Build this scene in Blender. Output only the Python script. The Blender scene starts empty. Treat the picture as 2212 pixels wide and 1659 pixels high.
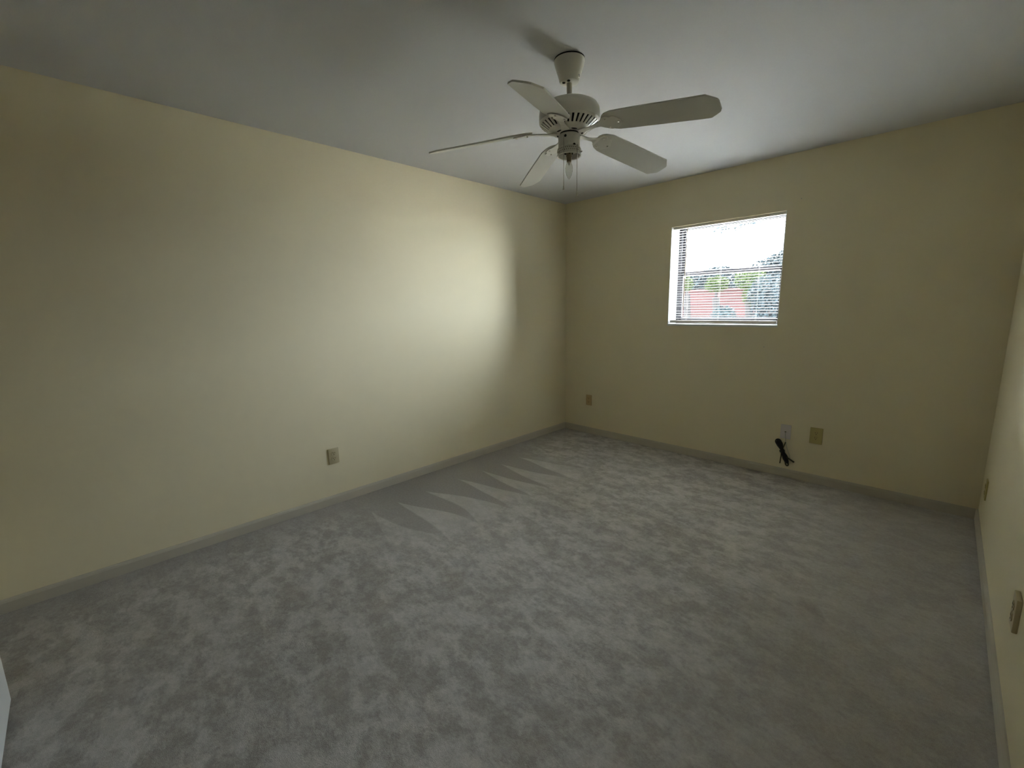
import bpy, bmesh, math, random
from mathutils import Vector, Matrix

scene = bpy.context.scene
col = scene.collection
rnd = random.Random(7)
PI = math.pi

# ------------------------------------------------------------------ camera
cam_d = bpy.data.cameras.new('camera')
cam = bpy.data.objects.new('camera', cam_d)
col.objects.link(cam)
scene.camera = cam
cam_d.sensor_fit = 'HORIZONTAL'
cam_d.sensor_width = 36.0
cam_d.lens = 943.7 * 36.0 / 2212.0
cam_d.clip_start = 0.02
cam_d.clip_end = 200
RIGHT = Vector((0.710830, 0.703118, -0.018588))
UP = Vector((-0.107657, 0.134877, 0.984997))
FWD = Vector((-0.695076, 0.698164, -0.171570))
mw = Matrix((RIGHT, UP, -FWD)).transposed().to_4x4()
mw.translation = Vector((3.0145, -3.8826, 1.3703))
cam.matrix_world = mw

# ------------------------------------------------------------------ sky, sun, exposure
world = bpy.data.worlds.new('sky')
scene.world = world
world.use_nodes = True
wn = world.node_tree.nodes
wn['Background'].inputs['Color'].default_value = (0.85, 0.93, 1.0, 1)
wn['Background'].inputs['Strength'].default_value = 1.0

sun_d = bpy.data.lights.new('sun', 'SUN')
sun_d.energy = 3.0
sun_d.angle = math.radians(0.6)
sun_d.color = (1.0, 0.95, 0.86)
sun = bpy.data.objects.new('sun', sun_d)
col.objects.link(sun)
sun.rotation_euler = (math.radians(-22), 0, math.radians(20))   # high sun from beyond the garden; the eave shades the window

# sampling guide for the daylight coming through the window (emits nothing itself)
por_d = bpy.data.lights.new('window_portal', 'AREA')
por_d.shape = 'RECTANGLE'
por_d.size = 0.92
por_d.size_y = 0.90
por_d.cycles.is_portal = True
por = bpy.data.objects.new('window_portal', por_d)
col.objects.link(por)
por.location = (1.626, 0.218, 1.615)
por.rotation_euler = (math.radians(-90), 0, 0)

vs = scene.view_settings
scene.display_settings.display_device = 'sRGB'
vs.view_transform = 'Standard'
vs.look = 'None'
vs.gamma = 1.0
vs.use_curve_mapping = False
vs.exposure = 6.45
scene.cycles.max_bounces = 14
scene.cycles.diffuse_bounces = 8
scene.cycles.glossy_bounces = 4
scene.cycles.transparent_max_bounces = 16
scene.cycles.caustics_reflective = False
scene.cycles.caustics_refractive = False

# ------------------------------------------------------------------ dimensions
W = 3.275          # room width  (left wall x = 0, right wall x = W)
H = 2.44           # ceiling height
YF = -4.30         # front wall (behind the camera)
WX0, WX1, WZ0, WZ1 = 1.180, 2.072, 1.187, 2.047   # window opening
TB = 0.215         # thickness of the window wall

# ------------------------------------------------------------------ helpers
def mat(name, color, rough=0.6, spec=0.5, metallic=0.0):
    m = bpy.data.materials.new(name)
    m.use_nodes = True
    b = m.node_tree.nodes['Principled BSDF']
    b.inputs['Base Color'].default_value = (*color, 1)
    b.inputs['Roughness'].default_value = rough
    b.inputs['Specular IOR Level'].default_value = spec
    b.inputs['Metallic'].default_value = metallic
    return m

def nodes_of(m):
    return m.node_tree.nodes, m.node_tree.links, m.node_tree.nodes['Principled BSDF']

def add_bump(m, scale, strength, dist, detail=3.0):
    n, l, b = nodes_of(m)
    tc = n.new('ShaderNodeTexCoord')
    t = n.new('ShaderNodeTexNoise')
    t.inputs['Scale'].default_value = scale
    t.inputs['Detail'].default_value = detail
    bp = n.new('ShaderNodeBump')
    bp.inputs['Strength'].default_value = strength
    bp.inputs['Distance'].default_value = dist
    l.new(tc.outputs['Object'], t.inputs['Vector'])
    l.new(t.outputs['Fac'], bp.inputs['Height'])
    l.new(bp.outputs['Normal'], b.inputs['Normal'])
    return t

def mottled(m, c1, c2, scale, lo=0.35, hi=0.65, detail=4.0):
    n, l, b = nodes_of(m)
    tc = n.new('ShaderNodeTexCoord')
    t = n.new('ShaderNodeTexNoise')
    t.inputs['Scale'].default_value = scale
    t.inputs['Detail'].default_value = detail
    r = n.new('ShaderNodeValToRGB')
    r.color_ramp.elements[0].position = lo
    r.color_ramp.elements[1].position = hi
    r.color_ramp.elements[0].color = (*c1, 1)
    r.color_ramp.elements[1].color = (*c2, 1)
    l.new(tc.outputs['Object'], t.inputs['Vector'])
    l.new(t.outputs['Fac'], r.inputs['Fac'])
    l.new(r.outputs['Color'], b.inputs['Base Color'])

def obj(name, bm, m, parent=None, smooth=False, recalc=True):
    if recalc:
        bmesh.ops.recalc_face_normals(bm, faces=bm.faces[:])
    me = bpy.data.meshes.new(name)
    bm.to_mesh(me)
    bm.free()
    if smooth:
        for p in me.polygons:
            p.use_smooth = True
        try:
            me.set_sharp_from_angle(angle=math.radians(38))
        except Exception:
            pass
    me.materials.append(m)
    o = bpy.data.objects.new(name, me)
    col.objects.link(o)
    if parent is not None:
        o.parent = parent
    return o

def inst(src, parent=None, loc=None, rot=None):
    o = src.copy()
    col.objects.link(o)
    if parent is not None:
        o.parent = parent
    if loc is not None:
        o.location = loc
    if rot is not None:
        o.rotation_euler = rot
    return o

def empty(name, loc=(0, 0, 0), rot=(0, 0, 0)):
    o = bpy.data.objects.new(name, None)
    o.empty_display_size = 0.05
    col.objects.link(o)
    o.location = loc
    o.rotation_euler = rot
    return o

def tag(o, label=None, cat=None, group=None, kind=None):
    if label: o['label'] = label
    if cat: o['category'] = cat
    if group: o['group'] = group
    if kind: o['kind'] = kind
    return o

def box(bm, x0, x1, y0, y1, z0, z1, bevel=0.0, seg=2):
    vs_ = [bm.verts.new(v) for v in ((x0,y0,z0),(x1,y0,z0),(x1,y1,z0),(x0,y1,z0),(x0,y0,z1),(x1,y0,z1),(x1,y1,z1),(x0,y1,z1))]
    fs = [bm.faces.new([vs_[i] for i in f]) for f in ((0,3,2,1),(4,5,6,7),(0,1,5,4),(1,2,6,5),(2,3,7,6),(3,0,4,7))]
    if bevel > 0:
        es = set(e for f in fs for e in f.edges)
        bmesh.ops.bevel(bm, geom=list(es), offset=bevel, segments=seg, affect='EDGES', profile=0.5)
    return bm

def B(*a, **k):
    return box(bmesh.new(), *a, **k)

def lathe(bm, prof, n=48, cx=0, cy=0, cap0=True, cap1=True):
    rings = []
    for r, z in prof:
        rings.append([bm.verts.new((cx + r*math.cos(2*PI*i/n), cy + r*math.sin(2*PI*i/n), z)) for i in range(n)])
    for a, b_ in zip(rings, rings[1:]):
        for i in range(n):
            bm.faces.new((a[i], a[(i+1) % n], b_[(i+1) % n], b_[i]))
    if cap0: bm.faces.new(rings[0][::-1])
    if cap1: bm.faces.new(rings[-1])
    return bm

def tube(bm, pts, r, n=8, closed=False, taper=None):
    pts = [Vector(p) for p in pts]
    rings = []
    N = len(pts)
    up = Vector((0.123, 0.311, 0.94)).normalized()
    for i, p in enumerate(pts):
        if closed:
            t = pts[(i+1) % N] - pts[i-1]
        else:
            t = pts[min(i+1, N-1)] - pts[max(i-1, 0)]
        t.normalize()
        a = t.cross(up)
        if a.length < 1e-4: a = t.cross(Vector((1, 0, 0)))
        a.normalize()
        b_ = t.cross(a)
        rr = r if taper is None else r*taper[i]
        rings.append([bm.verts.new(p + a*rr*math.cos(2*PI*k/n) + b_*rr*math.sin(2*PI*k/n)) for k in range(n)])
    m_ = N if closed else N-1
    for i in range(m_):
        a, b_ = rings[i], rings[(i+1) % N]
        for k in range(n):
            bm.faces.new((a[k], a[(k+1) % n], b_[(k+1) % n], b_[k]))
    if not closed:
        bm.faces.new(rings[0][::-1]); bm.faces.new(rings[-1])
    return bm

def smooth_path(ctrl, sub=8, closed=False):
    P = [Vector(c) for c in ctrl]
    out = []
    n = len(P)
    rng = range(n) if closed else range(n-1)
    for i in rng:
        if closed:
            p0, p1, p2, p3 = P[i-1], P[i], P[(i+1) % n], P[(i+2) % n]
        else:
            p0, p1, p2, p3 = P[max(i-1, 0)], P[i], P[i+1], P[min(i+2, n-1)]
        for k in range(sub):
            t = k/sub
            out.append(0.5*((2*p1) + (p2-p0)*t + (2*p0-5*p1+4*p2-p3)*t*t + (3*p1-p0-3*p2+p3)*t**3))
    if not closed: out.append(P[-1])
    return out

def extrude_poly(bm, pts2, z0, z1):
    a = [bm.verts.new((x, y, z0)) for x, y in pts2]
    b_ = [bm.verts.new((x, y, z1)) for x, y in pts2]
    n = len(pts2)
    bm.faces.new(a[::-1]); bm.faces.new(b_)
    for i in range(n):
        bm.faces.new((a[i], a[(i+1) % n], b_[(i+1) % n], b_[i]))
    return bm

# ------------------------------------------------------------------ materials
M_wall = mat('cream_eggshell_paint', (0.70, 0.63, 0.455), 0.58, 0.09)
add_bump(M_wall, 90, 0.08, 0.002)
M_ceil = mat('white_ceiling_paint', (0.56, 0.555, 0.56), 0.9, 0.15)
add_bump(M_ceil, 160, 0.25, 0.004)
M_base = mat('baseboard_paint', (0.46, 0.425, 0.355), 0.55, 0.3)
M_white = mat('white_gloss_paint', (0.80, 0.80, 0.78), 0.4, 0.5)
M_reveal = mat('window_reveal_paint', (0.62, 0.63, 0.63), 0.5, 0.3)
M_frame = mat('dark_bronze_aluminium', (0.035, 0.032, 0.04), 0.45, 0.5)
M_slat = mat('white_vinyl_slat', (0.80, 0.80, 0.78), 0.45, 0.4)
M_rail = mat('ivory_vinyl_rail', (0.62, 0.58, 0.53), 0.45, 0.4)
M_cord = mat('white_ladder_cord', (0.75, 0.74, 0.70), 0.8, 0.2)
M_wand = mat('clear_brown_wand', (0.20, 0.14, 0.09), 0.4, 0.3)
M_fan = mat('white_fan_enamel', (0.62, 0.60, 0.54), 0.32, 0.5)
M_blade = mat('white_fan_blade_laminate', (0.56, 0.545, 0.49), 0.42, 0.5)
M_dark = mat('dark_gap', (0.012, 0.011, 0.010), 0.7, 0.3)
M_brass = mat('aged_socket_cardboard', (0.24, 0.20, 0.13), 0.6, 0.3)
M_metal = mat('bright_screw_metal', (0.75, 0.74, 0.70), 0.18, 0.5, 1.0)
M_chain = mat('pull_chain_metal', (0.42, 0.40, 0.36), 0.3, 0.5, 0.9)
M_beige = mat('beige_plastic_plate', (0.47, 0.40, 0.25), 0.4, 0.5)
M_beige2 = mat('tan_plastic_plate', (0.48, 0.34, 0.17), 0.4, 0.5)
M_olive = mat('ivory_yellow_plate', (0.44, 0.37, 0.15), 0.45, 0.4)
M_wplate = mat('white_plastic_plate', (0.58, 0.53, 0.545), 0.35, 0.5)
M_slot = mat('outlet_slot_dark', (0.10, 0.08, 0.04), 0.7, 0.2)
M_black = mat('black_cable_jacket', (0.010, 0.010, 0.011), 0.45, 0.4)
M_olivewire = mat('dark_olive_wire', (0.05, 0.045, 0.015), 0.5, 0.4)
M_gwire = mat('pale_grey_wire', (0.34, 0.35, 0.32), 0.5, 0.4)
M_door = mat('white_door_paint', (0.78, 0.80, 0.82), 0.45, 0.5)
M_hall = mat('unseen_hall_light_absorber', (0.10, 0.065, 0.04), 0.6, 0.3)  # unseen hall wall, made dark to cut bounce light near the camera

def glass_mat(name, tint, refl=0.06, rough=0.0):
    m = bpy.data.materials.new(name)
    m.use_nodes = True
    n, l = m.node_tree.nodes, m.node_tree.links
    n.remove(n['Principled BSDF'])
    tr = n.new('ShaderNodeBsdfTransparent'); tr.inputs['Color'].default_value = (*tint, 1)
    gl = n.new('ShaderNodeBsdfGlossy'); gl.inputs['Roughness'].default_value = rough
    fr = n.new('ShaderNodeLayerWeight'); fr.inputs['Blend'].default_value = refl
    mx = n.new('ShaderNodeMixShader')
    l.new(fr.outputs['Fresnel'], mx.inputs['Fac'])
    l.new(tr.outputs[0], mx.inputs[1]); l.new(gl.outputs[0], mx.inputs[2])
    l.new(mx.outputs[0], n['Material Output'].inputs['Surface'])
    return m
M_glass = glass_mat('window_glass', (0.93, 0.95, 0.95), 0.15)
M_bulb = glass_mat('clear_bulb_glass', (0.93, 0.93, 0.90), 0.06, 0.03)
_n, _l = M_bulb.node_tree.nodes, M_bulb.node_tree.links
_tl = _n.new('ShaderNodeBsdfDiffuse'); _tl.inputs['Color'].default_value = (0.75, 0.75, 0.70, 1)
_mx = _n.new('ShaderNodeMixShader'); _mx.inputs['Fac'].default_value = 0.16
_src = _n['Material Output'].inputs['Surface'].links[0].from_socket
_l.new(_src, _mx.inputs[1]); _l.new(_tl.outputs[0], _mx.inputs[2]); _l.new(_mx.outputs[0], _n['Material Output'].inputs['Surface'])

def carpet_mat():
    m = bpy.data.materials.new('grey_cut_pile_carpet')
    m.use_nodes = True
    n, l, b = nodes_of(m)
    b.inputs['Roughness'].default_value = 1.0
    b.inputs['Specular IOR Level'].default_value = 0.05
    b.inputs['Sheen Weight'].default_value = 0.15
    b.inputs['Sheen Roughness'].default_value = 0.6
    tc = n.new('ShaderNodeTexCoord')
    V = tc.outputs['Object']
    def noise(scale, detail, rough=0.5, dist=0.0, vec=V):
        t = n.new('ShaderNodeTexNoise')
        t.inputs['Scale'].default_value = scale
        t.inputs['Detail'].default_value = detail
        t.inputs['Roughness'].default_value = rough
        t.inputs['Distortion'].default_value = dist
        l.new(vec, t.inputs['Vector'])
        return t.outputs['Fac']
    def math_(op, a, b_=None, c=None, clamp=False):
        t = n.new('ShaderNodeMath'); t.operation = op; t.use_clamp = clamp
        for i, v in enumerate((a, b_, c)):
            if v is None: continue
            if isinstance(v, (int, float)): t.inputs[i].default_value = v
            else: l.new(v, t.inputs[i])
        return t.outputs[0]
    def ss(x, lo, hi):
        t = n.new('ShaderNodeMapRange'); t.interpolation_type = 'SMOOTHSTEP'
        l.new(x, t.inputs['Value'])
        t.inputs['From Min'].default_value = lo; t.inputs['From Max'].default_value = hi
        return t.outputs['Result']
    # brushed / trodden pile patches: hard-edged light and dark islands
    mp = n.new('ShaderNodeMapping')
    mp.inputs['Rotation'].default_value = (0, 0, math.radians(28))
    mp.inputs['Scale'].default_value = (1.0, 1.75, 1.0)
    l.new(V, mp.inputs['Vector'])
    p1 = ss(noise(5.0, 9.0, 0.72, 0.10, mp.outputs[0]), 0.44, 0.58)
    p2 = ss(noise(17.0, 6.0, 0.7, 0.1), 0.42, 0.60)
    p3 = noise(1.1, 2.0)
    # vacuum strokes: pale wedges whose tips point at the left wall
    sep = n.new('ShaderNodeSeparateXYZ'); l.new(V, sep.inputs[0])
    X, Y = sep.outputs[0], sep.outputs[1]
    wob = noise(0.9, 1.0)
    yy = math_('ADD', math_('MULTIPLY', Y, 4.0), math_('MULTIPLY', wob, 1.6))
    fr = math_('FRACT', math_('ADD', yy, 100.0))
    tri = math_('ABSOLUTE', math_('SUBTRACT', fr, 0.5))            # 0 centre .. 0.5 edge
    wid = math_('MULTIPLY', math_('SUBTRACT', X, 0.30), 0.72)       # half width grows away from the wall
    wedge = ss(math_('SUBTRACT', wid, tri), -0.02, 0.04)
    xfar = ss(X, 0.75, 1.15)
    yzone = math_('MULTIPLY', ss(Y, -3.0, -2.3), math_('SUBTRACT', 1.0, ss(Y, -1.15, -0.75)))
    zone = math_('MULTIPLY', math_('SUBTRACT', 1.0, xfar), yzone)
    patch = math_('ADD', math_('MULTIPLY', p1, 0.62), math_('MULTIPLY', p2, 0.38))
    near = ss(X, 0.02, 0.38)                                        # flat brushed strip along the wall
    patch = math_('MULTIPLY', patch, math_('ADD', math_('MULTIPLY', near, 0.75), 0.25))
    calm = math_('SUBTRACT', 1.0, math_('MULTIPLY', ss(X, 2.2, 2.9), 0.65))   # little-trodden side by the right wall
    patch = math_('ADD', math_('MULTIPLY', math_('SUBTRACT', patch, 0.30), calm), 0.30)
    mixw = n.new('ShaderNodeMix'); mixw.data_type = 'FLOAT'
    l.new(zone, mixw.inputs[0]); l.new(patch, mixw.inputs[2])
    l.new(math_('MULTIPLY', wedge, math_('ADD', math_('MULTIPLY', patch, 0.4), 0.55)), mixw.inputs[3])
    fine = noise(420, 2.0, 0.7)
    mid = noise(70, 3.0, 0.7)
    f = math_('ADD', math_('ADD', math_('MULTIPLY', mixw.outputs[0], 0.48), 0.08), math_('MULTIPLY', p3, 0.26))
    f = math_('ADD', f, math_('MULTIPLY', math_('SUBTRACT', fine, 0.5), 0.75))
    f = math_('ADD', f, math_('MULTIPLY', math_('SUBTRACT', mid, 0.5), 0.45), clamp=True)
    r = n.new('ShaderNodeValToRGB')
    r.color_ramp.elements[0].color = (0.215, 0.193, 0.174, 1)
    r.color_ramp.elements[1].color = (0.61, 0.583, 0.568, 1)
    l.new(f, r.inputs['Fac'])
    l.new(r.outputs['Color'], b.inputs['Base Color'])
    bp = n.new('ShaderNodeBump')
    bp.inputs['Strength'].default_value = 0.6
    bp.inputs['Distance'].default_value = 0.006
    l.new(math_('ADD', math_('MULTIPLY', fine, 0.6), mid), bp.inputs['Height'])
    l.new(bp.outputs['Normal'], b.inputs['Normal'])
    return m
M_carpet = carpet_mat()

# ------------------------------------------------------------------ room shell
def struct(name, bm, m, parent=None, smooth=False):
    o = obj(name, bm, m, parent, smooth)
    if parent is None:
        o['kind'] = 'structure'
    return o

HY = -5.5   # far side of the hall behind the door opening
DX0, DX1, DH = 1.56, 3.08, 2.03  # opening widened so less light bounces back into the near end
struct('floor', B(-0.12, W+0.12, HY-0.1, 0.0, -0.15, 0.0), M_carpet)['label'] = 'grey cut pile carpet with brushed pale patches'
struct('ceiling', B(-0.12, W+0.12, HY-0.1, TB, H, H+0.15), M_ceil)
struct('wall_left', B(-0.12, 0, HY-0.1, TB, -0.15, H), M_wall)
struct('wall_right', B(W, W+0.12, HY-0.1, TB, -0.15, H), M_wall)

bm = bmesh.new()      # window wall with its opening
box(bm, 0, WX0, 0, TB, -0.15, H)
box(bm, WX1, W, 0, TB, -0.15, H)
box(bm, WX0, WX1, 0, TB, -0.15, WZ0)
box(bm, WX0, WX1, 0, TB, WZ1, H)
struct('wall_back', bm, M_wall)
bm = bmesh.new()      # wall behind the camera with the door opening
box(bm, 0, DX0, YF-0.11, YF, 0, H)
box(bm, DX1, W, YF-0.11, YF, 0, H)
box(bm, DX0, DX1, YF-0.11, YF, DH, H)
struct('wall_front', bm, M_wall)
struct('wall_hall', B(0, W, HY-0.1, HY, 0, H), M_hall)

def baseboard(name, x0, x1, y0, y1, axis, inward):
    """a moulded skirting: flat board with a rounded top lip"""
    t, h = 0.012, 0.066
    prof = [(0, 0), (t, 0), (t, h-0.016), (t-0.003, h-0.006), (t-0.007, h), (0, h)]
    bm = bmesh.new()
    rings = []
    for s in (0, 1):
        ring = []
        for d, z in prof:
            if axis == 'y':
                ring.append(bm.verts.new((x0 + inward*d, y0 + (y1-y0)*s, z)))
            else:
                ring.append(bm.verts.new((x0 + (x1-x0)*s, y0 + inward*d, z)))
        rings.append(ring)
    n = len(prof)
    for i in range(n):
        bm.faces.new((rings[0][i], rings[0][(i+1) % n], rings[1][(i+1) % n], rings[1][i]))
    bm.faces.new(rings[0]); bm.faces.new(rings[1][::-1])
    return struct(name, bm, M_base)
baseboard('baseboard_left', 0, 0, YF, 0, 'y', 1)
baseboard('baseboard_back', 0.012, W-0.012, 0, 0, 'x', -1)
baseboard('baseboard_right', W, W, YF, 0, 'y', -1)
baseboard('baseboard_front', 0.012, DX0-0.06, YF, YF, 'x', 1)

# open white door folded back against the wall behind the camera
dr = empty('door_1', (1.53, -4.2225, 0))
tag(dr, 'white painted door swung open, its bottom corner showing on the carpet', kind='structure')
obj('door_slab', B(-0.765, 0, -0.0175, 0.0175, 0.018, 2.02, 0.002), M_door, dr)
for sgn in (1, -1):
    bm = bmesh.new()
    lathe(bm, [(0.026, 0), (0.026, 0.006), (0.011, 0.012), (0.011, 0.035), (0.024, 0.042), (0.027, 0.055), (0.018, 0.066), (0.004, 0.068)], 24)
    k = obj('door_knob', bm, M_metal, dr, True)
    k.location = (-0.70, 0.0175*sgn, 0.95)
    k.rotation_euler = (-PI/2*sgn, 0, 0)
    k.scale = (1, 1, 1 if sgn > 0 else 0.75)
bm = bmesh.new()
box(bm, DX0-0.06, DX0, YF, YF+0.015, 0, DH+0.06, 0.003)
box(bm, DX1, DX1+0.06, YF, YF+0.015, 0, DH+0.06, 0.003)
box(bm, DX0, DX1, YF, YF+0.015, DH, DH+0.06, 0.003)
struct('trim_1', bm, M_white)

# ------------------------------------------------------------------ window
win = empty('window_1', (0, 0, 0))
tag(win, 'small dark-framed single hung window set deep in the cream wall', kind='structure')
FY0, FY1 = 0.160, 0.211
fw = 0.046
# painted lining of the recess
for nm, a in (('reveal_side', (WX0-0.004, WX0+0.004, 0.0015, FY1, WZ0, WZ1)), ('reveal_side', (WX1-0.004, WX1+0.004, 0.0015, FY1, WZ0, WZ1)),
              ('reveal_head', (WX0, WX1, 0.05, FY1, WZ1-0.004, WZ1+0.004)), ('window_sill', (WX0, WX1, -0.004, FY1, WZ0-0.004, WZ0+0.012))):
    obj(nm, B(*a, bevel=0.001, seg=1), M_reveal, win)
X0, X1, Z0, Z1 = WX0+0.004, WX1-0.004, WZ0+0.012, WZ1-0.004
ZM = 1.640
obj('frame_jamb', B(X0, X0+fw*0.6, FY0, FY1, Z0, Z1, 0.002), M_frame, win)
obj('frame_jamb', B(X1-fw*0.6, X1, FY0, FY1, Z0, Z1, 0.002), M_frame, win)
obj('frame_head', B(X0, X1, FY0, FY1, Z1-0.007, Z1, 0.002), M_frame, win)
obj('frame_sill', B(X0, X1, FY0, FY1, Z0, Z0+0.028, 0.002), M_frame, win)
def sash(name, ya, yb, za, zb, top=0.030):
    s = empty(name, (0, 0, 0)); s.parent = win
    xa, xb = X0+fw*0.6, X1-fw*0.6
    r_ = 0.022
    obj('stile', B(xa, xa+r_, ya, yb, za, zb, 0.0015), M_frame, s)
    obj('stile', B(xb-r_, xb, ya, yb, za, zb, 0.0015), M_frame, s)
    obj('sash_rail', B(xa, xb, ya, yb, zb-top, zb, 0.0015), M_frame, s)
    obj('sash_rail', B(xa, xb, ya, yb, za, za+0.030, 0.0015), M_frame, s)
    ym = (ya+yb)/2
    obj('pane', B(xa+r_, xb-r_, ym-0.0015, ym+0.0015, za+0.03, zb-top), M_glass, s)
sash('upper_sash', FY0+0.030, FY0+0.050, ZM-0.004, Z1-0.006, 0.009)
sash('lower_sash', FY0+0.004, FY0+0.024, Z0+0.026, ZM+0.022)

# ------------------------------------------------------------------ mini blind
bl = empty('window_blind', (1.626, 0.036, WZ0+0.012))
tag(bl, 'white mini blind with open slats and a tilt wand in the window', 'blind')
bx0, bx1 = X0+0.004-1.626, X1-0.006-1.626
zb = WZ0+0.012
obj('headrail', B(bx0, bx1, -0.013, 0.013, 2.026-zb, 2.0465-zb, 0.0015), M_rail, bl)
obj('bottom_rail', B(bx0+0.002, bx1-0.006, -0.014, 0.011, 1.209-zb, 1.232-zb, 0.003), M_rail, bl)
def slat_mesh(xa, xb, droop=0.0):
    bm = bmesh.new()
    prof = []
    for i in range(5):
        t = -1 + 2*i/4
        prof.append((0.0125*t, 0.0010*(1-t*t)))
    th = 0.0006
    loop = [(y, z) for y, z in prof] + [(y, z-th) for y, z in prof[::-1]]
    A = [bm.verts.new((xa, y, z)) for y, z in loop]
    Bv = [bm.verts.new((xb, y, z-droop)) for y, z in loop]
    n = len(loop)
    for i in range(n):
        bm.faces.new((A[i], A[(i+1) % n], Bv[(i+1) % n], Bv[i]))
    bm.faces.new(A[::-1]); bm.faces.new(Bv)
    return bm
pitch = 0.0216
slat0 = None
NS = 36
for i in range(NS):
    z = 1.250 + i*pitch
    if abs(z-1.336) < pitch/2:
        o = obj('slat', slat_mesh(1.337-1.626, bx1), M_slat, bl)
        o['label'] = 'slat with a broken-off left end'
    elif i == 1:
        o = obj('slat', slat_mesh(bx0, 1.908-1.626), M_slat, bl)
        o['label'] = 'slat with a broken-off right end'
    elif slat0 is None:
        slat0 = o = obj('slat', slat_mesh(bx0, bx1), M_slat, bl)
    else:
        o = inst(slat0, bl)
    o.location = (0, 0, z-zb)
    o.rotation_euler = (math.radians(2), 0, 0)
for x in (1.336, 1.609, 1.903):
    bm = bmesh.new()
    for dy in (-0.0132, 0.0132):
        tube(bm, [(x-1.626, dy, 1.225-zb), (x-1.626, dy, 2.03-zb)], 0.0004, 6)
    obj('ladder_cord', bm, M_cord, bl)
bm = bmesh.new()
tube(bm, [(1.318-1.626, -0.017, 2.020-zb), (1.317-1.626, -0.021, 1.99-zb), (1.312-1.626, -0.022, 1.354-zb)], 0.0042, 8)
obj('tilt_wand', bm, M_wand, bl, True)

# ------------------------------------------------------------------ ceiling fan
FX, FYc = 1.708, -2.175
fan = empty('ceiling_fan', (FX, FYc, H))
tag(fan, 'white five-blade ceiling fan with bare candle bulb and two pull chains', 'ceiling fan')
def fz(z): return z - H
def lz(prof): return [(r, fz(z)) for r, z in prof]
bm = bmesh.new(); lathe(bm, lz([(0.066, 2.4405), (0.066, 2.428)]), 40)
obj('canopy_gasket', bm, M_dark, fan, True)
bm = bmesh.new()
lathe(bm, lz([(0.0665, 2.434), (0.067, 2.428), (0.064, 2.415), (0.047, 2.365), (0.044, 2.353), (0.041, 2.347), (0.030, 2.344)]), 48)
cn = obj('canopy', bm, M_fan, fan, True)
for a in (-60, -120):
    bm = bmesh.new()
    lathe(bm, [(0.007, 0.0), (0.007, 0.006)], 14)
    h_ = obj('canopy_hole', bm, M_dark, cn)
    h_.location = (0.026*math.cos(math.radians(a)), 0.026*math.sin(math.radians(a)), fz(2.3425))
bm = bmesh.new()
lathe(bm, [(0.006, 0), (0.006, 0.003), (0.003, 0.005)], 14)
s_ = obj('canopy_screw', bm, M_metal, cn, True)
s_.location = (0.0455*math.cos(math.radians(10)), 0.0455*math.sin(math.radians(10)), fz(2.362)); s_.rotation_euler = (0, PI/2, math.radians(10))
bm = bmesh.new(); lathe(bm, lz([(0.0115, 2.346), (0.0115, 2.270)]), 20)
obj('downrod', bm, M_fan, fan, True)
bm = bmesh.new(); lathe(bm, lz([(0.014, 2.288), (0.019, 2.283), (0.021, 2.270), (0.030, 2.262)]), 24)
obj('yoke_cover', bm, M_fan, fan, True)
# motor housing: upper drum + slotted lower bevel
bm = bmesh.new()
lathe(bm, lz([(0.028, 2.264), (0.072, 2.262), (0.106, 2.257), (0.124, 2.247), (0.133, 2.232), (0.135, 2.216), (0.135, 2.192), (0.134, 2.184)]), 64, cap0=True, cap1=False)
hs = obj('motor_housing', bm, M_fan, fan, True)
bm = bmesh.new()
lathe(bm, lz([(0.122, 2.188), (0.078, 2.152), (0.070, 2.146)]), 48)
obj('vent_cavity', bm, M_dark, hs, True)
bm = bmesh.new()
NV = 34
def bevring(bm, r0, z0, r1, z1, a0, a1, n=4, t=0.003):
    out = []
    for r, z in ((r0, z0), (r1, z1), (r1-t*0.6, z1+t), (r0-t*0.6, z0+t)):
        out.append([bm.verts.new((r*math.cos(a0+(a1-a0)*i/n), r*math.sin(a0+(a1-a0)*i/n), fz(z))) for i in range(n+1)])
    for q in range(4):
        a, b_ = out[q], out[(q+1) % 4]
        for i in range(n):
            bm.faces.new((a[i], a[i+1], b_[i+1], b_[i]))
    bm.faces.new([out[q][0] for q in range(4)]); bm.faces.new([out[q][n] for q in range(4)][::-1])
bevring(bm, 0.1345, 2.1845, 0.127, 2.175, 0, 2*PI-1e-4, 64)
bevring(bm, 0.094, 2.153, 0.078, 2.142, 0, 2*PI-1e-4, 64)
for i in range(NV):
    a = 2*PI*i/NV
    bevring(bm, 0.127, 2.175, 0.094, 2.153, a, a+2*PI/NV*0.56, 2)
obj('vent_grille', bm, M_fan, hs)
bm = bmesh.new(); lathe(bm, lz([(0.079, 2.145), (0.074, 2.141), (0.040, 2.140)]), 48)
obj('motor_plate', bm, M_fan, fan, True)
bm = bmesh.new(); lathe(bm, lz([(0.041, 2.1402), (0.041, 2.1365), (0.034, 2.136), (0.034, 2.128)]), 32)
obj('flywheel_gap', bm, M_dark, fan, True)
for k in range(5):
    bm = bmesh.new()
    pts = [(0.0135*math.cos(2*PI*i/16) , 0.0050*math.sin(2*PI*i/16)) for i in range(16)]
    extrude_poly(bm, pts, -0.0008, 0.0)
    o = obj('vent_slot', bm, M_dark, fan)
    a = math.radians(5.6 + 36 + 72*k)
    o.location = (0.058*math.cos(a), 0.058*math.sin(a), fz(2.1402)); o.rotation_euler = (0, 0, a + PI/2)
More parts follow.
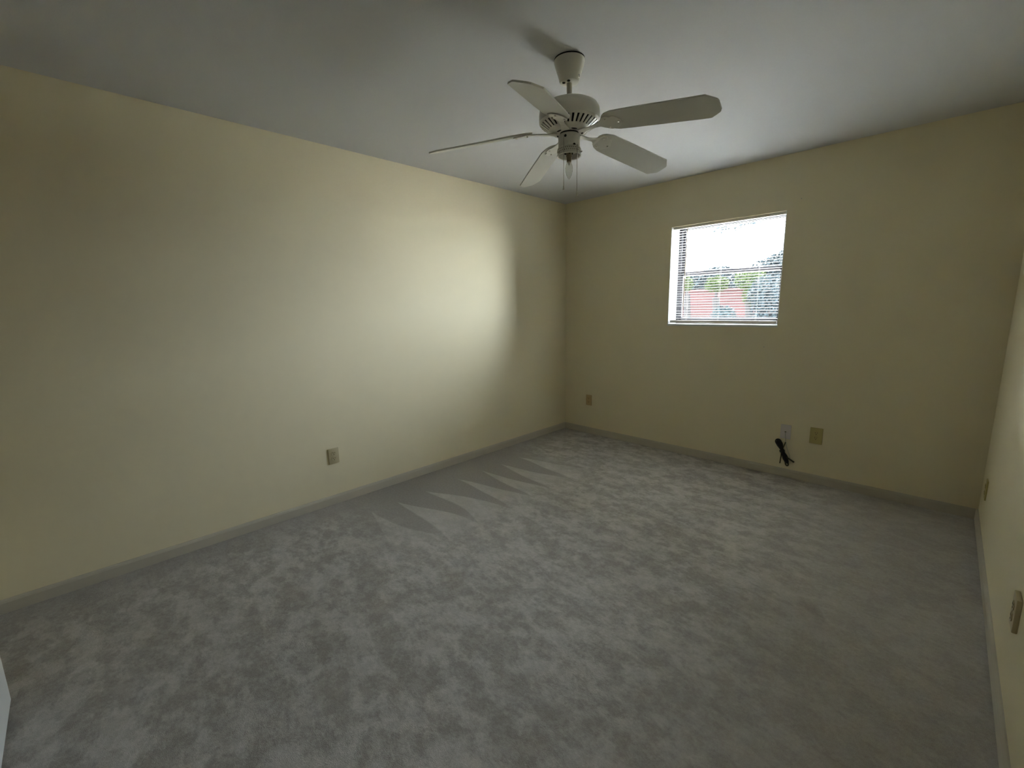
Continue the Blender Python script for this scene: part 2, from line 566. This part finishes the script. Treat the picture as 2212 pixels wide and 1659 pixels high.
# switch housing and light fitter
bm = bmesh.new()
lathe(bm, lz([(0.030, 2.1355), (0.042, 2.1345), (0.0475, 2.130), (0.0490, 2.122), (0.0490, 2.082), (0.047, 2.076)]), 48)
sw = obj('switch_housing', bm, M_fan, fan, True)
def on_side(nm, m, ang, r, z, rad, h_, parent):
    bm = bmesh.new(); lathe(bm, [(rad, 0), (rad, h_*0.6), (rad*0.6, h_)], 14)
    o = obj(nm, bm, m, parent, True)
    a = math.radians(ang)
    o.location = (r*math.cos(a), r*math.sin(a), fz(z)); o.rotation_euler = (0, PI/2, a)
    return o
CAMA = math.degrees(math.atan2(-3.8826-FYc, 3.0145-FX))   # towards the viewer
on_side('switch_slot', M_dark, CAMA-20, 0.0480, 2.116, 0.0058, 0.0025, sw)
on_side('switch_slot', M_dark, CAMA+28, 0.0470, 2.079, 0.0062, 0.0035, sw)
bm = bmesh.new()
lathe(bm, lz([(0.046, 2.080), (0.0525, 2.075), (0.0530, 2.050), (0.0555, 2.046), (0.0535, 2.042), (0.0495, 2.045), (0.0485, 2.067), (0.010, 2.069)]), 48, cap0=False)
ft = obj('light_fitter', bm, M_fan, fan, True)
for r_i, z in enumerate((2.068, 2.059)):
    for i in range(36):
        a = 2*PI*(i+0.5*r_i)/36
        if r_i == 0 and i == 0:
            bm = bmesh.new(); lathe(bm, [(0.0016, 0), (0.0016, 0.0012)], 8)
            hole0 = h_ = obj('fitter_hole', bm, M_slot, ft)
        else:
            h_ = inst(hole0, ft)
        h_.location = (0.0524*math.cos(a), 0.0524*math.sin(a), fz(z)); h_.rotation_euler = (0, PI/2, a)
for ang in (CAMA+65, CAMA-55, CAMA-175):
    o = on_side('thumb_screw', M_metal, ang, 0.0530, 2.054, 0.004, 0.012, ft)
bm = bmesh.new()
for dx, dy in ((-0.018, -0.012), (0.016, -0.014), (0.0, 0.018)):
    tube(bm, smooth_path([(dx, dy, fz(2.066)), (dx*1.3, dy*1.3, fz(2.060)), (dx*0.4, dy*0.5, fz(2.053))], 6), 0.004, 8)
obj('socket_wire', bm, M_dark, ft, True)
bm = bmesh.new()
lathe(bm, lz([(0.0135, 2.069), (0.0135, 2.042), (0.0115, 2.040), (0.0105, 2.019)]), 24)
sk = obj('lamp_socket', bm, M_brass, fan, True)
bm = bmesh.new()
lathe(bm, lz([(0.0085, 2.021), (0.010, 2.015), (0.0150, 2.004), (0.0170, 1.993), (0.0162, 1.979), (0.0115, 1.962), (0.0055, 1.950), (0.0015, 1.945)]), 32)
bu = obj('candle_bulb', bm, M_bulb, fan, True)
bm = bmesh.new()
tube(bm, [(0, 0, fz(2.020)), (0, 0, fz(2.006))], 0.0028, 10)
tube(bm, smooth_path([(-0.001, 0, fz(2.007)), (-0.003, 0, fz(1.995)), (0, 0, fz(1.990)), (0.003, 0, fz(1.995)), (0.001, 0, fz(2.007))], 6), 0.0003, 6)
obj('filament_stem', bm, M_gwire, bu, True)
# pull chains
RW = (RIGHT.x, RIGHT.y); rl = math.hypot(*RW); RW = (RW[0]/rl, RW[1]/rl)
CW = (math.cos(math.radians(CAMA)), math.sin(math.radians(CAMA)))
for px, fwd, zt, ze in ((-0.0235, 0.056, 2.116, 1.888), (0.036, 0.046, 2.079, 1.865)):
    x = RW[0]*px + CW[0]*fwd; y = RW[1]*px + CW[1]*fwd
    bm = bmesh.new()
    k = int((zt-ze-0.018)/0.0034)
    prof = []
    for j in range(k):
        z = zt - 0.0034*j
        prof += [(0.0011, fz(z)), (0.0020, fz(z-0.0009)), (0.0020, fz(z-0.0022)), (0.0011, fz(z-0.0031))]
    lathe(bm, prof, 6, x, y)
    ch = obj('pull_chain', bm, M_chain, fan, True)
    bm = bmesh.new()
    lathe(bm, lz([(0.0012, ze+0.020), (0.0030, ze+0.016), (0.0036, ze+0.006), (0.0048, ze+0.002), (0.0045, ze-0.002), (0.002, ze-0.003)]), 14, x, y)
    obj('pull_fob', bm, M_fan, ch, True)
# blades and blade irons
BZ, BR, BWd, TILT, DROOP, TH0 = 2.170, 0.645, 0.128, -0.28, 0.140, 5.6
def blade_mesh():
    w = BWd/2
    outl = [(0.168, -0.020), (0.176, -0.036), (0.192, -0.048), (0.225, -0.059), (0.32, -0.062), (BR-0.042, -w), (BR-0.004, -w+0.030), (BR, -w+0.040),
            (BR, w-0.040), (BR-0.004, w-0.030), (BR-0.042, w), (0.32, 0.062), (0.225, 0.059), (0.192, 0.048), (0.176, 0.036), (0.168, 0.020)]
    bm = extrude_poly(bmesh.new(), outl, -0.003, 0.003)
    return bm
def iron_mesh():
    bm = bmesh.new()
    st = [(0.055, 0.017, 2.1385), (0.080, 0.016, 2.1385), (0.105, 0.012, 2.1385), (0.130, 0.011, 2.140), (0.150, 0.013, 2.1415), (0.162, 0.020, 2.1405)]
    st += [(u, w, 2.170 - math.tan(DROOP)*u - 0.0045) for u, w in ((0.178, 0.036), (0.196, 0.041), (0.212, 0.032), (0.226, 0.036), (0.240, 0.024), (0.252, 0.010))]
    st = [(u, w, z-2.170) for u, w, z in st]
    t = 0.0042
    R_ = []
    for u, w, z in st:
        k = min(1, max(0, (u-0.10)/0.06)); tl = math.tan(TILT)*k
        R_.append([bm.verts.new((u, -w, z - w*tl)), bm.verts.new((u, w, z + w*tl)), bm.verts.new((u, w, z + w*tl - t)), bm.verts.new((u, -w, z - w*tl - t))])
    for a, b_ in zip(R_, R_[1:]):
        for i in range(4):
            bm.faces.new((a[i], a[(i+1) % 4], b_[(i+1) % 4], b_[i]))
    bm.faces.new(R_[0]); bm.faces.new(R_[-1][::-1])
    return bm
b0 = obj('fan_blade', blade_mesh(), M_blade, fan)
i0 = obj('blade_iron', iron_mesh(), M_fan, fan)
bm = bmesh.new(); lathe(bm, [(0.0045, 0), (0.0045, -0.002), (0.002, -0.0035)], 12)
sc0 = None
for k in range(5):
    a = math.radians(TH0 + 72*k)
    b_ = b0 if k == 0 else inst(b0, fan)
    b_.location = (0, 0, fz(BZ))
    b_.rotation_euler = (TILT, DROOP, a)
    ir = i0 if k == 0 else inst(i0, fan)
    ir.location = (0, 0, fz(BZ)); ir.rotation_euler = (0, 0, a)
    for u, v in ((0.190, -0.026), (0.190, 0.026), (0.238, 0.0)):
        if sc0 is None:
            sc0 = s_ = obj('screw', bm, M_metal, ir, True)
        else:
            s_ = inst(sc0, ir)
        s_.location = (u, v, -math.tan(DROOP)*u - 0.0088 + v*math.tan(TILT)); s_.rotation_euler = (0, 0, 0)

# ------------------------------------------------------------------ wall plates
def plate(name, w, h, t, m, label, cat, kind, loc, rz, group=None):
    """local frame: face looks along -y, base at the plate's centre on the wall"""
    e = empty(name, loc, (0, 0, rz))
    tag(e, label, cat, group)
    c = obj('cover_plate', B(-w/2, w/2, -t, 0, -h/2, h/2, 0.0025), m, e, True)
    if kind == 'duplex':
        for s in (1, -1):
            bm = bmesh.new()
            pts = []
            for i in range(24):
                a = 2*PI*i/24
                pts.append((0.0168*math.cos(a), max(-0.0135, min(0.0135, 0.0168*math.sin(a)))))
            extrude_poly(bm, pts, 0, 0.0025)
            r_ = obj('receptacle_face', bm, m, e)
            r_.location = (0, -t, s*0.0195); r_.rotation_euler = (PI/2, 0, 0)
            for nm, a in (('slot', (-0.0075, -0.0045, 0.0005, 0.0085)), ('slot', (0.0045, 0.0075, 0.0015, 0.0080)), ('ground_hole', (-0.0028, 0.0028, -0.0095, -0.0045))):
                obj(nm, B(a[0], a[1], a[2], a[3], 0.0020, 0.0030), M_slot, r_)
        bm = bmesh.new(); lathe(bm, [(0.003, 0), (0.003, 0.0008), (0.0015, 0.0014)], 12)
        s_ = obj('screw', bm, m, e, True); s_.location = (0, -t, 0); s_.rotation_euler = (PI/2, 0, 0)
    else:
        bm = bmesh.new()
        if kind == 'coax':
            lathe(bm, [(0.0065, 0), (0.0065, 0.003), (0.0046, 0.003), (0.0046, 0.010)], 6)
            o = obj('coax_jack', bm, M_metal, e)
        elif kind == 'phone':
            box(bm, -0.008, 0.008, -0.007, 0.007, 0, 0.004, 0.001)
            o = obj('phone_jack', bm, m, e)
            obj('jack_opening', B(-0.0052, 0.0052, -0.004, 0.004, 0.0035, 0.0046), M_slot, o)
        o.location = (0, -t, 0); o.rotation_euler = (PI/2, 0, 0)
        for s in (1, -1):
            bm = bmesh.new(); lathe(bm, [(0.003, 0), (0.003, 0.0008), (0.0015, 0.0014)], 12)
            s_ = obj('screw', bm, m, e, True); s_.location = (0, -t, s*0.042); s_.rotation_euler = (PI/2, 0, 0)
    return e
plate('wall_outlet', 0.074, 0.112, 0.008, M_beige, 'beige duplex outlet on the long brightly lit left wall', 'outlet', 'duplex', (0, -2.672, 0.356), PI/2)
plate('wall_outlet', 0.070, 0.114, 0.007, M_beige2, 'small tan outlet low on the wall nearest the far corner', 'outlet', 'duplex', (0.327, 0, 0.369), 0)
plate('phone_plate', 0.072, 0.114, 0.006, M_wplate, 'white jack plate with black cable bundle hanging below it', 'wall plate', 'phone', (2.193, 0, 0.367), 0)
plate('wall_outlet', 0.081, 0.124, 0.007, M_olive, 'yellowish ivory outlet to the right of the cable bundle', 'outlet', 'duplex', (2.394, 0, 0.372), 0)
plate('wall_outlet', 0.072, 0.114, 0.007, M_olive, 'outlet low on the right wall close to the dark corner', 'outlet', 'duplex', (W, -0.297, 0.292), -PI/2)
plate('wall_outlet', 0.076, 0.114, 0.013, M_beige, 'thick beige outlet on the right wall at the picture edge', 'outlet', 'duplex', (W, -1.862, 0.378), -PI/2)

# ------------------------------------------------------------------ black cable bundle under the white plate
cb = empty('cable_bundle', (2.195, -0.02, 0.20))
tag(cb, 'black cable coiled and tied in a bundle hanging on the wall', 'cable')
def L(x, z, y=-0.02): return (x-2.195, y+0.02, z-0.20)
top, mid_, bot = (2.147, 0.292), (2.182, 0.215), (2.222, 0.132)
axis = (Vector((bot[0], 0, bot[1])) - Vector((top[0], 0, top[1]))).normalized()
perp = Vector((-axis.z, 0, axis.x))
for j in range(10):
    hw = 0.0022 + 0.0036*(j % 4)
    yo = -0.010 - 0.0032*(j // 2) - rnd.uniform(0, 0.003)
    e0, e1 = rnd.uniform(-0.010, 0.012), rnd.uniform(-0.012, 0.014)
    T = Vector((top[0], yo, top[1])) - axis*e0
    Bt = Vector((bot[0], yo, bot[1])) + axis*e1
    Mx = (T+Bt)/2
    ctrl = [T - perp*0, T + axis*0.02 + perp*hw*1.5, Mx + perp*hw*0.55, Bt - axis*0.02 + perp*hw*1.2, Bt,
            Bt - axis*0.02 - perp*hw*1.2, Mx - perp*hw*0.55, T + axis*0.02 - perp*hw*1.5]
    bm = bmesh.new()
    tube(bm, [p - Vector((2.195, -0.02, 0.20)) for p in smooth_path(ctrl, 8, True)], 0.0042, 8, closed=True)
    obj('cable_loop', bm, M_black, cb, True)
bm = bmesh.new()
mm = Vector(((top[0]+bot[0])/2, -0.022, (top[1]+bot[1])/2)) - Vector((2.195, -0.02, 0.20))
for d in (-0.006, 0.0, 0.006):
    tube(bm, [mm + axis*d + perp*0.0165*math.cos(2*PI*i/20) + Vector((0, 0.0150*math.sin(2*PI*i/20), 0)) for i in range(20)], 0.003, 6, closed=True)
obj('cable_tie', bm, M_black, cb, True)
for nm, pts, r_, m in (
    ('cable_tail', [L(2.178, 0.225), L(2.180, 0.180), L(2.178, 0.140), L(2.176, 0.107)], 0.0042, M_olivewire),
    ('cable_tail', [L(2.212, 0.170), L(2.240, 0.155), L(2.262, 0.142), L(2.272, 0.138)], 0.0055, M_olivewire),
    ('cable_tail', [L(2.214, 0.145), L(2.216, 0.110), L(2.226, 0.098), L(2.234, 0.108), L(2.228, 0.150)], 0.0045, M_olivewire),
    ('cable_tail', [L(2.188, 0.235), L(2.196, 0.262), L(2.202, 0.287)], 0.0040, M_olivewire),
    ('plug_wire', [L(2.193, 0.367, -0.011), L(2.196, 0.340, -0.020), L(2.200, 0.310, -0.018), L(2.201, 0.283)], 0.0022, M_gwire),
    ('plug_wire', [L(2.205, 0.285), L(2.214, 0.235, -0.010), L(2.232, 0.190, -0.010), L(2.240, 0.160)], 0.0018, M_gwire)):
    bm = bmesh.new(); tube(bm, smooth_path(pts, 8), r_, 8)
    obj(nm, bm, m, cb, True)

# small nails left in the window wall
for x, z, lab in ((2.159, 2.114, 'tiny bare nail in the wall above the window top right corner'), (1.992, 1.028, 'tiny bare nail in the wall below the window sill')):
    bm = bmesh.new(); lathe(bm, [(0.0012, 0), (0.0012, 0.010), (0.0035, 0.010), (0.0035, 0.0115), (0.002, 0.012)], 12)
    o = obj('nail', bm, M_chain, None, True); o.location = (x, 0.001, z); o.rotation_euler = (PI/2, 0, 0)
    tag(o, lab, 'nail')

# ------------------------------------------------------------------ outside
struct('roof', B(-0.12, W+0.12, TB, TB+0.54, 2.47, 2.59), M_white)['label'] = 'white eave overhang above the window outside'
M_ground = mat('pale_concrete_yard', (0.43, 0.43, 0.42), 0.95, 0.1); mottled(M_ground, (0.40, 0.40, 0.39), (0.47, 0.47, 0.46), 1.4)
M_terra = mat('dark_red_stucco', (0.040, 0.022, 0.022), 0.9, 0.1); mottled(M_terra, (0.023, 0.0108, 0.0105), (0.028, 0.0132, 0.0128), 3)
M_leafA = mat('blue_green_leaf', (0.0095, 0.0125, 0.0140), 0.8, 0.05)
M_leafB = mat('yellow_green_leaf', (0.011, 0.0155, 0.005), 0.8, 0.05)
M_leafC = mat('dark_shrub_leaf', (0.007, 0.0115, 0.0130), 0.8, 0.05)
M_bark = mat('bark', (0.010, 0.009, 0.009), 0.9, 0.1)
g = struct('ground', B(-30, 25, TB+0.001, 60, -0.35, -0.16), M_ground)
tw = empty('garden_wall', (-2.5, 9.0, -0.16))
tag(tw, 'terracotta red stucco garden wall seen through the window', 'wall')
obj('wall_body', B(-9, 9, -0.1, 0.1, 0, 1.88, 0.01), M_terra, tw)
obj('coping', B(-9, 9, -0.14, 0.14, 1.88, 1.94, 0.01), M_terra, tw)
obj('pillar', B(-0.55, -0.05, -0.2, 0.2, 0, 2.22, 0.01), M_terra, tw)

def leaf_cloud(bm, c, rad, n, size, seed):
    rr = random.Random(seed)
    for _ in range(n):
        while True:
            v = Vector((rr.uniform(-1, 1), rr.uniform(-1, 1), rr.uniform(-1, 1)))
            if 0.25 < v.length < 1: break
        p = Vector(c) + Vector((v.x*rad[0], v.y*rad[1], v.z*rad[2]))
        d = Vector((rr.gauss(0, 1), rr.gauss(0, 1), rr.gauss(0, 1))).normalized()
        e = d.orthogonal().normalized()
        f = d.cross(e)
        s = size*rr.uniform(0.6, 1.3)
        q = [bm.verts.new(p + e*s), bm.verts.new(p + f*s*0.5 + d*s*0.12), bm.verts.new(p - e*s), bm.verts.new(p - f*s*0.5 + d*s*0.12)]
        bm.faces.new(q)
def tree(name, label, cat, base, blobs, m, trunk_h, seed, n=500, size=0.11):
    t = empty(name, base); tag(t, label, cat, None)
    bm = bmesh.new()
    tube(bm, smooth_path([(0, 0, 0), (0.05, 0.02, trunk_h*0.5), (0, 0, trunk_h)], 5), 0.09 if trunk_h > 1 else 0.03, 8)
    for c, r_ in blobs:
        tube(bm, smooth_path([(0, 0, trunk_h*0.8), (c[0]*0.5, c[1]*0.5, (trunk_h*0.8+c[2])/2+0.05), c], 5), 0.035 if trunk_h > 1 else 0.012, 6)
    obj('trunk', bm, M_bark, t, True)
    bm = bmesh.new()
    for i, (c, r_) in enumerate(blobs):
        leaf_cloud(bm, c, r_, n, size, seed*31+i)
    f = obj('foliage', bm, m, t, False, recalc=False)
    f['kind'] = 'stuff'
    return t
tree('shade_tree', 'blue-green tree behind the left half of the garden wall', 'tree', (-3.7, 12.6, -0.16), [((0, 0, 2.15), (1.2, 1.0, 0.5)), ((0.75, 0, 2.3), (0.75, 0.8, 0.55)), ((-0.5, 0, 1.8), (0.8, 0.8, 0.5))], M_leafA, 1.9, 3, 3600, 0.06)
tree('shade_tree', 'taller blue-green tree behind the wall at the right of the window', 'tree', (-0.85, 12.2, -0.16), [((0, 0, 2.3), (1.15, 1.0, 0.75)), ((0.3, 0, 2.75), (0.8, 0.8, 0.45)), ((-0.75, -0.2, 2.1), (0.6, 0.8, 0.55))], M_leafA, 1.9, 5, 3600, 0.06)
tree('citrus_shrub', 'yellow-green leafy shrub against the middle of the garden wall', 'shrub', (-1.40, 8.2, -0.16), [((0, 0, 2.04), (0.30, 0.25, 0.22))], M_leafB, 1.7, 8, 900, 0.035)
tree('citrus_shrub', 'larger yellow-green leafy shrub toward the right end of the garden wall', 'shrub', (-0.60, 8.2, -0.16), [((0, 0, 2.12), (0.38, 0.30, 0.28)), ((0.10, 0, 1.75), (0.28, 0.25, 0.3))], M_leafB, 1.6, 9, 900, 0.035)
tree('citrus_shrub', 'small yellow-green sprig at the left of the window view', 'shrub', (-2.18, 8.2, -0.16), [((0, 0, 2.08), (0.16, 0.16, 0.20))], M_leafB, 1.8, 10, 500, 0.035)
tree('garden_bush', 'dark round bush low in front of the garden wall', 'bush', (-0.76, 7.0, -0.16), [((0, 0, 0.95), (0.36, 0.3, 0.56))], M_leafC, 0.5, 12, 2600, 0.038)
tree('garden_bush', 'blue-green tall bush at the right side of the window view', 'bush', (0.12, 7.3, -0.16), [((0, 0, 1.30), (0.42, 0.4, 0.55)), ((-0.08, 0, 1.75), (0.40, 0.4, 0.4))], M_leafA, 0.7, 13, 2200, 0.038)

# big overhanging tree left of the view: its canopy starts just above the window's sight line
oak = tree('overhanging_tree', 'large overhanging tree whose leafy twigs hang at the window top', 'tree', (-4.6, 6.6, -0.16),
           [((0, 0, 6.8), (4.2, 3.2, 3.0)), ((2.6, -0.8, 5.9), (2.0, 2.2, 2.0)), ((-2.6, -0.5, 6.0), (2.4, 2.2, 2.0))], M_leafA, 4.2, 21, 7000, 0.13)
bm = bmesh.new()
for c, r_, n_ in (((4.55, -1.5, 2.93), (0.34, 0.25, 0.10), 60), ((4.9, -1.5, 3.05), (0.3, 0.25, 0.10), 50), ((4.2, -1.4, 3.25), (0.5, 0.3, 0.16), 90)):
    leaf_cloud(bm, c, r_, n_, 0.05, int(c[0]*100))
    tube(bm, smooth_path([(2.8, -0.9, 4.9), (3.7, -1.2, 4.0), c], 6), 0.008, 5)
o = obj('hanging_twigs', bm, M_leafA, oak, recalc=False); o['kind'] = 'stuff'
tree('added_blocker_tree', 'large dense tree added out of view to shade the near room', 'tree', (3.4, 11.6, -0.16),
     [((-1.4, 0, 3.0), (1.6, 1.4, 1.7)), ((0.4, 0, 4.1), (2.2, 1.6, 2.4)), ((1.6, 0, 3.6), (1.3, 1.4, 2.2)), ((0.3, 0, 2.0), (2.4, 1.4, 1.6))], M_leafA, 2.4, 41, 3600, 0.11)  # unseen crown, added and sized to block daylight reaching the near end
